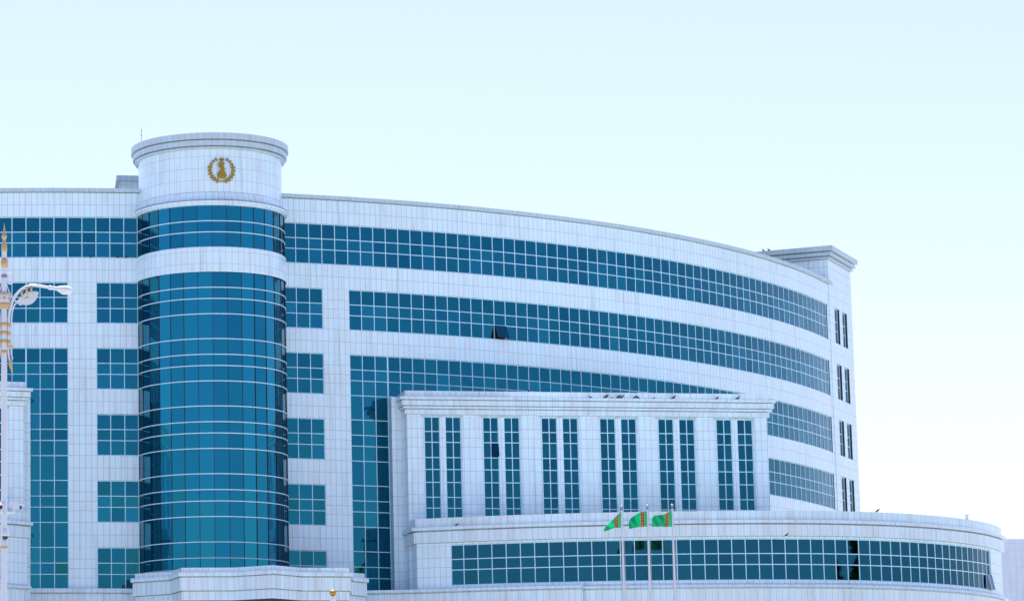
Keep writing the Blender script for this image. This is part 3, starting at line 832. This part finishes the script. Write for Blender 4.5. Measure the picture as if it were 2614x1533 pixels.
# ------------------------------------------------------------------ street lamp at the left edge
LY = 85.0
def L(u, v, dy=0.0): return at(u / 3.695, 560 + v / 3.695, LY) + Vector((0, dy, 0))
lx = L(40, 600).x; zl = lambda v: L(40, v).z
lamp = empty('street_lamp', (lx, LY, GZ)); tag(lamp, 'white ornate street lamp with gold collars, curved arm and leaf ornament', 'street lamp')
pb = MB(); z = zl
pb.lathe((lx, LY, 0), [(0.45, GZ), (0.45, GZ + .6), (0.2, GZ + .9), (0.085, GZ + 1.4), (0.082, z(3000)), (0.079, z(1250)), (0.078, z(838)), (0.07, z(690)), (0.068, z(300))], 20)
pb.build('pole', M['white'], lamp, smooth=40)
pb = MB()
pb.lathe((lx, LY, 0), [(0.075, z(302)), (0.08, z(296)), (0.075, z(250)), (0.045, z(205)), (0.04, z(190)), (0.07, z(170)), (0.07, z(155)), (0.045, z(140)), (0.02, z(80)), (0.003, z(32))], 16)
pb.build('finial', M['gold_paint'], lamp, smooth=40)
def collar(name, prof, mt=M['gold_paint']):
    b_ = MB(); b_.lathe((lx, LY, 0), [(r, z(v)) for r, v in prof], 18); return b_.build(name, mt, lamp, smooth=40)
collar('collar', [(0.07, 458), (0.085, 452), (0.095, 425), (0.098, 405), (0.085, 375), (0.07, 362)])
collar('collar', [(0.07, 552), (0.085, 548), (0.085, 525), (0.07, 518)], M['steel'])
nod = collar('lamp_node', [(0.08, 838), (0.14, 828), (0.15, 800), (0.15, 715), (0.13, 698), (0.08, 690)], M['white'])
for prof in ([(0.08, 842), (0.145, 834), (0.157, 808), (0.157, 790), (0.148, 786)], [(0.152, 716), (0.148, 700), (0.1, 688), (0.07, 684)]):
    b_ = MB(); b_.lathe((lx, LY, 0), [(r, z(v)) for r, v in prof], 18); b_.build('gold_trim', M['gold_paint'], nod, smooth=40)
for k in range(6):
    an = k * pi / 3 - pi / 2; b_ = MB(); b_.ell((lx + .15 * cos(an), LY + .15 * sin(an), z(750)), 0.045, 0.045, 0.05, 8, 6)
    b_.build('rosette', M['gold_paint'], nod, smooth=50)
for v in (990, 1070, 1150):
    b_ = MB()
    b_.lathe((lx, LY, 0), [(0.083, z(v + 17)), (0.092, z(v + 12)), (0.092, z(v - 12)), (0.083, z(v - 17))], 16)
    for sg in (1, -1):
        e = L(80, v); b_.lathe((lx + sg * (e.x - lx), LY, 0), [(0.05, z(v + 24)), (0.055, z(v + 16)), (0.055, z(v - 8)), (0.05, z(v - 12))], 12)
    b_.build('collar', M['gold_paint'], lamp, smooth=40)
collar('collar', [(0.08, 1268), (0.092, 1262), (0.092, 1238), (0.08, 1232)])
def mx(p, sg): return Vector((lx + sg * (p.x - lx), p.y, p.z))
for sg in (1, -1):
    arm = MB()
    arm.tube(crv([mx(L(u, v), sg) for u, v in ((80, 1200), (80, 1050), (84, 930), (96, 840), (125, 755), (165, 695), (215, 652), (285, 622), (380, 628), (455, 640))]), 0.038, 10)
    ao = arm.build('lamp_arm', M['white'], lamp, smooth=60)
    b_ = MB(); b_.tube(crv([mx(L(u, v), sg) for u, v in ((110, 1190), (108, 1020), (112, 900), (130, 820), (165, 772), (180, 765))]), 0.02, 8)
    b_.tube(crv([mx(L(u, v), sg) for u, v in ((58, 590), (80, 665), (115, 735), (165, 785), (200, 808))]), 0.016, 8)
    b_.tube([mx(L(95 + 32 * cos(a_ * pi / 10), 557 + 52 * sin(a_ * pi / 10)), sg) for a_ in range(-9, 12)], 0.014, 8)
    b_.build('scroll', M['white'], ao, smooth=60)
    b_ = MB()                                         # almond leaf with a gilded core
    axp, tip = mx(L(160, 785), sg), mx(L(366, 684), sg); dv = tip - axp; ln = dv.length; dv.normalize(); up = Vector((0, 1, 0)).cross(dv) * sg
    if up.z < 0: up = -up
    NU = 14
    def leaf(b, k, off0, off1, th):
        fr, bk = [], []
        for i in range(NU + 1):
            f = off0 + (off1 - off0) * i / NU; wd = sin(pi * i / NU) ** 0.8
            c = axp + dv * ln * f
            fr.append((c + up * wd * 0.14 * k, c - up * wd * 0.20 * k, wd)); 
        rim = [(b.P(*p), b.P(*q)) for p, q, w_ in fr]
        for dy in (-th, th):
            ids = [[rim[i][0], b.P(*((p + q) / 2 + Vector((0, dy * w_, 0)))), rim[i][1]] for i, (p, q, w_) in enumerate(fr)]
            for r1, r2 in zip(ids, ids[1:]):
                for k_ in range(2): b.face((r1[k_], r1[k_ + 1], r2[k_ + 1], r2[k_]))
    leaf(b_, 1.0, 0, 1, 0.05); lo = b_.build('leaf_ornament', M['white'], ao, smooth=60)
    b_ = MB(); leaf(b_, 0.30, 0.30, 0.70, 0.10); b_.build('gold_trim', M['gold_paint'], lo, smooth=60)
    b_ = MB()
    for u, v in ((203, 690), (250, 662), (293, 652)):
        c = mx(L(u, v), sg); b_.tube([c + Vector((-.03 * sg, 0, .10)), c + Vector((.02 * sg, -.02, .03)), c + Vector((0, -.02, -.03)), c + Vector((.03 * sg, 0, -.12))], [0.02, 0.032, 0.032, 0.02], 8)
    b_.build('gold_clip', M['gold_paint'], ao, smooth=60)
    hd = MB(); ca = mx(L(455, 640), sg); cz = mx(L(540, 652), sg); ex = mx(L(692, 673), sg)
    d1 = (cz - ca).normalized(); s1 = Vector((0, 1, 0)); u1 = d1.cross(s1)
    hd.lathe(ca, [(0.045, 0), (0.058, 0.02), (0.058, 0.09), (0.05, 0.11), (0.055, (cz - ca).length)], 12, u=s1, v=u1, ax=d1)
    d2 = (ex - cz).normalized(); u2 = d2.cross(s1); l2 = (ex - cz).length
    hd.lathe(cz, [(0.05, -0.01), (0.075, 0.03), (0.10, l2 * .3), (0.118, l2 * .5), (0.105, l2 * .72), (0.06, l2 * .92), (0.01, l2)], 16, u=s1 * 1.5, v=u2, ax=d2)
    ho = hd.build('lamp_head', M['white'], lamp, smooth=60)
    ln_ = MB(); c = cz + d2 * l2 * 0.5 - Vector((0, 0, 0.055)); ln_.ell(c, l2 * 0.36, 0.13, 0.075, 14, 8, Matrix.Rotation(-0.13 * sg if sg > 0 else 0.13, 3, 'Y') if False else None)
    ln_.build('lamp_lens', M['lens'], ho, smooth=60)
    b_ = MB()
    b_.tube([mx(L(u, v), sg) for u, v in ((74, 1205), (80, 1260), (92, 1335))], [0.035, 0.03, 0.022], 8)
    b_.tube([mx(L(u, v), sg) for u, v in ((106, 1215), (108, 1270), (122, 1312))], [0.022, 0.02, 0.01], 8)
    po = b_.build('pendant', M['white'], lamp, smooth=60)
    b_ = MB(); b_.tube([mx(L(u, v), sg) for u, v in ((92, 1335), (98, 1370), (108, 1400), (119, 1475))], [0.03, 0.045, 0.03, 0.005], 8)
    b_.build('gold_tip', M['gold_paint'], po, smooth=60)
    b_ = MB(); b_.tube([mx(L(u, v), sg) for u, v in ((60, 1196), (120, 1196))], 0.045, 8); b_.build('gold_clip', M['gold_paint'], po, smooth=60)

# surveillance cameras on the lamp pole
K = lambda u, v, dy=0.0: at(u / 5.04, 1240 + v / 5.04, LY) + Vector((0, dy, 0))
def bullet(c, d, label, ln, sz):
    e = empty('security_camera', c); tag(e, label, 'security camera', 'cameras on the lamp pole')
    d = Vector(d).normalized(); s = d.cross(Vector((0, 0, 1))).normalized(); u = s.cross(d)
    b_ = MB(); b_.box(Vector(c), d * ln / 2, s * sz * .42, u * sz * .42); b_.build('housing', M['white'], e)
    b_ = MB(); b_.box(Vector(c) + u * sz * .5 + d * .04, d * (ln / 2 + .03), s * sz * .5, u * sz * .06); b_.build('sun_shield', M['white'], e)
    b_ = MB(); b_.lathe(Vector(c) + d * ln / 2, [(sz * .36, 0), (sz * .36, 0.02), (sz * .3, 0.025)], 12, u=s, v=u, ax=d); b_.build('lens', M['black'], e)
    b_ = MB(); b0 = Vector(c) - u * sz * .45
    b_.tube([b0, b0 - Vector((0, 0, .08)), Vector((lx + .05 * (1 if c[0] > lx else -1), LY - .05, b0.z - .13))], 0.028, 8); b_.build('bracket', M['white'], e)
c1 = K(190, 262, -0.1); bullet(c1, (0.9, -0.45, -0.27), 'white bullet camera pointing right on the lamp pole', 0.34, 0.15)
c2 = K(22, 265, -0.14); bullet(c2, (-0.15, -1.0, -0.25), 'white bullet camera facing the viewer on the lamp pole', 0.32, 0.15)
c3 = K(62, 640)
e = empty('security_camera', c3); tag(e, 'white dome camera with dark lens, below the bullet cameras on the lamp pole', 'security camera', 'cameras on the lamp pole')
b_ = MB(); b_.lathe((lx + .03, LY - .1, 0), [(0.02, K(0, 555).z), (0.09, K(0, 570).z), (0.115, K(0, 600).z), (0.115, K(0, 640).z), (0.09, K(0, 648).z)][::-1], 16); b_.build('housing', M['white'], e, smooth=40)
b_ = MB(); b_.ell((lx + .03, LY - .1, K(0, 645).z), 0.088, 0.088, 0.10); b_.build('dome', M['black'], e, smooth=60)
b_ = MB(); b_.tube([(lx - .05, LY, K(0, 560).z), (lx + .03, LY - .1, K(0, 560).z)], 0.04, 8); b_.build('bracket', M['white'], e)
b_ = MB(); b_.lathe((lx, LY, 0), [(0.085, K(0, 800).z), (0.10, K(0, 795).z), (0.10, K(0, 775).z), (0.098, K(0, 690).z), (0.085, K(0, 680).z)], 18); b_.build('pole_sleeve', M['white'], lamp, smooth=40)
b_ = MB(); b_.lathe((lx, LY, 0), [(0.10, K(0, 802).z), (0.116, K(0, 797).z), (0.116, K(0, 778).z), (0.10, K(0, 772).z)], 18); b_.build('collar', M['gold_paint'], lamp, smooth=40)

# gold-topped post in the foreground
gp = at(849.5, 1512, 60.0)
post = empty('ball_post', (gp.x, 60.0, GZ)); tag(post, 'white post topped by a small gold ball, in front of the entrance canopy', 'post')
b_ = MB(); b_.lathe((gp.x, 60, GZ), [(0.14, 0), (0.14, .3), (0.06, .4), (0.05, gp.z - GZ - .16), (0.062, gp.z - GZ - .13), (0.055, gp.z - GZ - .06)], 16); b_.build('post_shaft', M['white'], post, smooth=40)
b_ = MB(); b_.ell((gp.x, 60, gp.z), 0.064, 0.064, 0.060, 16, 12); b_.build('gold_ball', M['gold'], post, smooth=60)

# ------------------------------------------------------------------ birds
def bird_mesh():
    b_ = MB()
    rot = Matrix.Rotation(radians(-32), 3, 'Y')
    b_.ell((0, 0, 0.13), 0.135, 0.065, 0.068, 12, 8, rot)
    b_.ell((0.105, 0, 0.225), 0.045, 0.04, 0.042, 8, 6)
    b_.tube([(0.14, 0, 0.225), (0.185, 0, 0.212)], [0.016, 0.003], 6)
    b_.tube([(-0.07, 0, 0.09), (-0.17, 0, 0.035), (-0.25, 0, 0.0)], [0.04, 0.03, 0.02], 6)
    for s in (-1, 1): b_.tube([(0.0, s * .025, 0.07), (0.01, s * .025, 0.0)], 0.009, 5)
    for s in (-1, 1): b_.ell((-0.03, s * 0.058, 0.13), 0.13, 0.014, 0.045, 10, 6, rot)
    me = b_.build('bird', M['bird'], smooth=60); return me
proto = bird_mesh(); used = False
def bird(x, y, z, flip, sc, label, group='dark birds perched on the ledges'):
    global used
    o = proto if not used else proto.copy()
    if used: COL.objects.link(o)
    used = True
    o.location = (x, y, z); o.rotation_euler = (0, 0, pi + random.uniform(-.5, .5) if flip else random.uniform(-.5, .5)); sc *= 0.85; o.scale = (sc, sc, sc)
    tag(o, label, 'bird', group)
def on_portico(px, z, n, py=1010):
    P = None
    for k in range(0, 2400):
        t_ = k * 0.01
        p = pq(t_, n); xx = PX + F * p[0] / (p[1] * cos(PT) + z * sin(PT))
        if xx >= px: return (p[0], p[1], z)
    return (*pq(20, n), z)
LBL = [(1506.5, 1, .8, 'dark bird crouching, leftmost on the portico cornice'), (1548, 0, 1.25, 'largest dark bird on the portico cornice, tail to the left'),
       (1562.5, 0, .55, 'tiny dark bird just right of the largest bird on the cornice'), (1579, 0, 1.1, 'left bird of the close pair on the portico cornice'),
       (1587.5, 0, 1.1, 'right bird of the close pair on the portico cornice'), (1621, 0, .95, 'left bird of the flat pair mid cornice'), (1627, 1, .95, 'right bird of the flat pair mid cornice'),
       (1669.5, 0, .6, 'small dark bird alone, right of the flat pair on the cornice'), (1720, 0, 1.15, 'dark bird leaning right, alone above the fifth window pair'),
       (1831, 0, .95, 'dark bird second from the right end of the portico cornice'), (1884, 0, 1.15, 'dark bird nearest the right end of the portico cornice')]
for px, fl, sc, lb in LBL: bird(*on_portico(px, 27.665, 0.36), fl, sc, lb)
bird(*on_portico(1351.8, 28.085, 0.0), 0, .9, 'dark bird on the parapet top near its middle left', 'dark birds perched on the ledges')
bird(*on_portico(1549, 28.085, 0.0), 0, .8, 'dark bird on the parapet top above the largest bird')
p, th = dp(0.6); bird(p[0] + sin(th) * .22, p[1] - cos(th) * .22, 19.105, 0, .8, 'single dark bird on the podium ledge below the left windows')
q = None
best = min((abs(PX + F * dp(s * .05)[0][0] / (dp(s * .05)[0][1] * cos(PT) + 19.7 * sin(PT)) - 2240), s * .05) for s in range(0, 760))[1]
p, th = dp(best); bird(p[0], p[1], 19.68, 0, 1.0, 'bird perched on the podium roof edge against the sky')
best = min((abs(PX + F * dp(s * .05)[0][0] / (dp(s * .05)[0][1] * cos(PT) + 19.7 * sin(PT)) - 2472), s * .05) for s in range(0, 800))[1]
p, th = dp(best)
b_ = MB(); b_.box((p[0], p[1] + .3, 19.68 + .14), (.08, 0, 0), (0, .08, 0), (0, 0, .15)); b_.box((p[0], p[1] + .3, 20.0), (.11, 0, 0), (0, .11, 0), (0, 0, .025))
tag(b_.build('roof_vent', M['white']), 'small white vent on the podium roof near its rounded right end', 'roof vent')
p = at(2008, 1362.5, 196.0); bird(p.x, p.y, p.z - .12, 0, .9, 'dark bird in flight in front of the podium fascia', None)
for px, lb in ((233, 'dark bird on the top floor sill, leftmost of three'), (303, 'dark bird on the top floor sill, second of three'), (323, 'dark bird on the top floor sill nearest the tower')):
    th = min((abs(PX + F * (OX + R * sin(a_ * .0005)) / ((OY - R * cos(a_ * .0005)) * cos(PT) + 36.5 * sin(PT)) - px), a_ * .0005) for a_ in range(-100, 200))[1]
    bird(OX + (R - .02) * sin(th), OY - (R - .02) * cos(th), Tz(0) - WH + .005, 0, .75, lb)
for dt, lb in ((-0.12, 'left of two birds on the end block parapet'), (0.14, 'right of two birds on the end block parapet')):
    best = min((abs(PX + F * eq(e0 - .3, -s * .02)[0] / (eq(e0 - .3, -s * .02)[1] * cos(PT) + 43.6 * sin(PT)) - 1955), s * .02) for s in range(0, 450))[1]
    p = eq(e0 - .3, -best + dt * 1.6); bird(p[0], p[1], 43.6, 1, 0.9, lb)

# ------------------------------------------------------------------ two conifers to the right, seen mirrored in the podium windows
def leaf_mat():
    m = mat('conifer_foliage', (0.05, 0.075, 0.03), 0.7); g = NG(m)
    a = g.n('ShaderNodeAttribute', attribute_name='rnd')
    g.lk(g.mix(a.outputs['Fac'], (0.016, 0.026, 0.012), (0.05, 0.065, 0.028)), g.b.inputs['Base Color']); return m
M['leaf'] = leaf_mat(); M['bark'] = mat('brown_bark', (0.09, 0.06, 0.04), 0.9)
def conifer(x, y, zt, rad, zwide, label, n=2600, pw=1.0):
    e = empty('conifer_tree', (x, y, GZ)); tag(e, label, 'tree')
    b_ = MB(); b_.tube([(x, y, GZ), (x + .05, y, (GZ + zt) / 2), (x, y, zt - .2)], [0.28, 0.16, 0.02], 8); b_.build('trunk', M['bark'], e)
    b_ = MB()
    for k in range(n):
        f = random.random() ** 0.75                   # 0 at the top, 1 at the widest level
        zz = zt - (zt - zwide) * f
        r = rad * (f ** pw) * (0.35 + 0.65 * random.random() ** 0.5) * (0.75 + 0.25 * sin(zz * 5.2)); an = random.uniform(0, 2 * pi)
        c = Vector((x + r * cos(an), y + r * sin(an), zz - 0.25 * r))
        d = Vector((cos(an), sin(an), random.uniform(-.5, .3))).normalized() * random.uniform(.2, .5)
        s = d.cross(Vector((random.gauss(0, 1), random.gauss(0, 1), random.gauss(0, 1)))).normalized() * random.uniform(.09, .2)
        i = [b_.P(*(c - d - s * .4)), b_.P(*(c - s)), b_.P(*(c + d)), b_.P(*(c + s))]
        b_.face(i, rnd=random.random())
    b_.build('crown', M['leaf'], e)
def reflect_at(px, py, dist):
    s = min((abs(PX + F * dp(q * .05)[0][0] / (dp(q * .05)[0][1] * cos(PT) + 16.7 * sin(PT)) - px), q * .05) for q in range(0, 760))[1]
    p, th = dp(s); n = Vector((sin(th), -cos(th), 0)); d = ray(px, py).normalized(); P = Vector((p[0], p[1], 0))
    P.z = (ray(px, py) * p[1]).z
    r = d - 2 * d.dot(n) * n
    return P + r * dist
q1 = reflect_at(2188, 1372, 21.0); q2 = reflect_at(2140, 1405, 22.0)
conifer(q1.x, q1.y, q1.z + 0.9, 1.5, q1.z - 8.0, 'slim dark cypress right of the podium, mirrored in its windows', 3600, 0.6)
conifer(q2.x, q2.y, q2.z + 0.5, 4.4, q2.z - 8.0, 'broad conifer right of the podium, mirrored in its windows', 7500, 0.9)
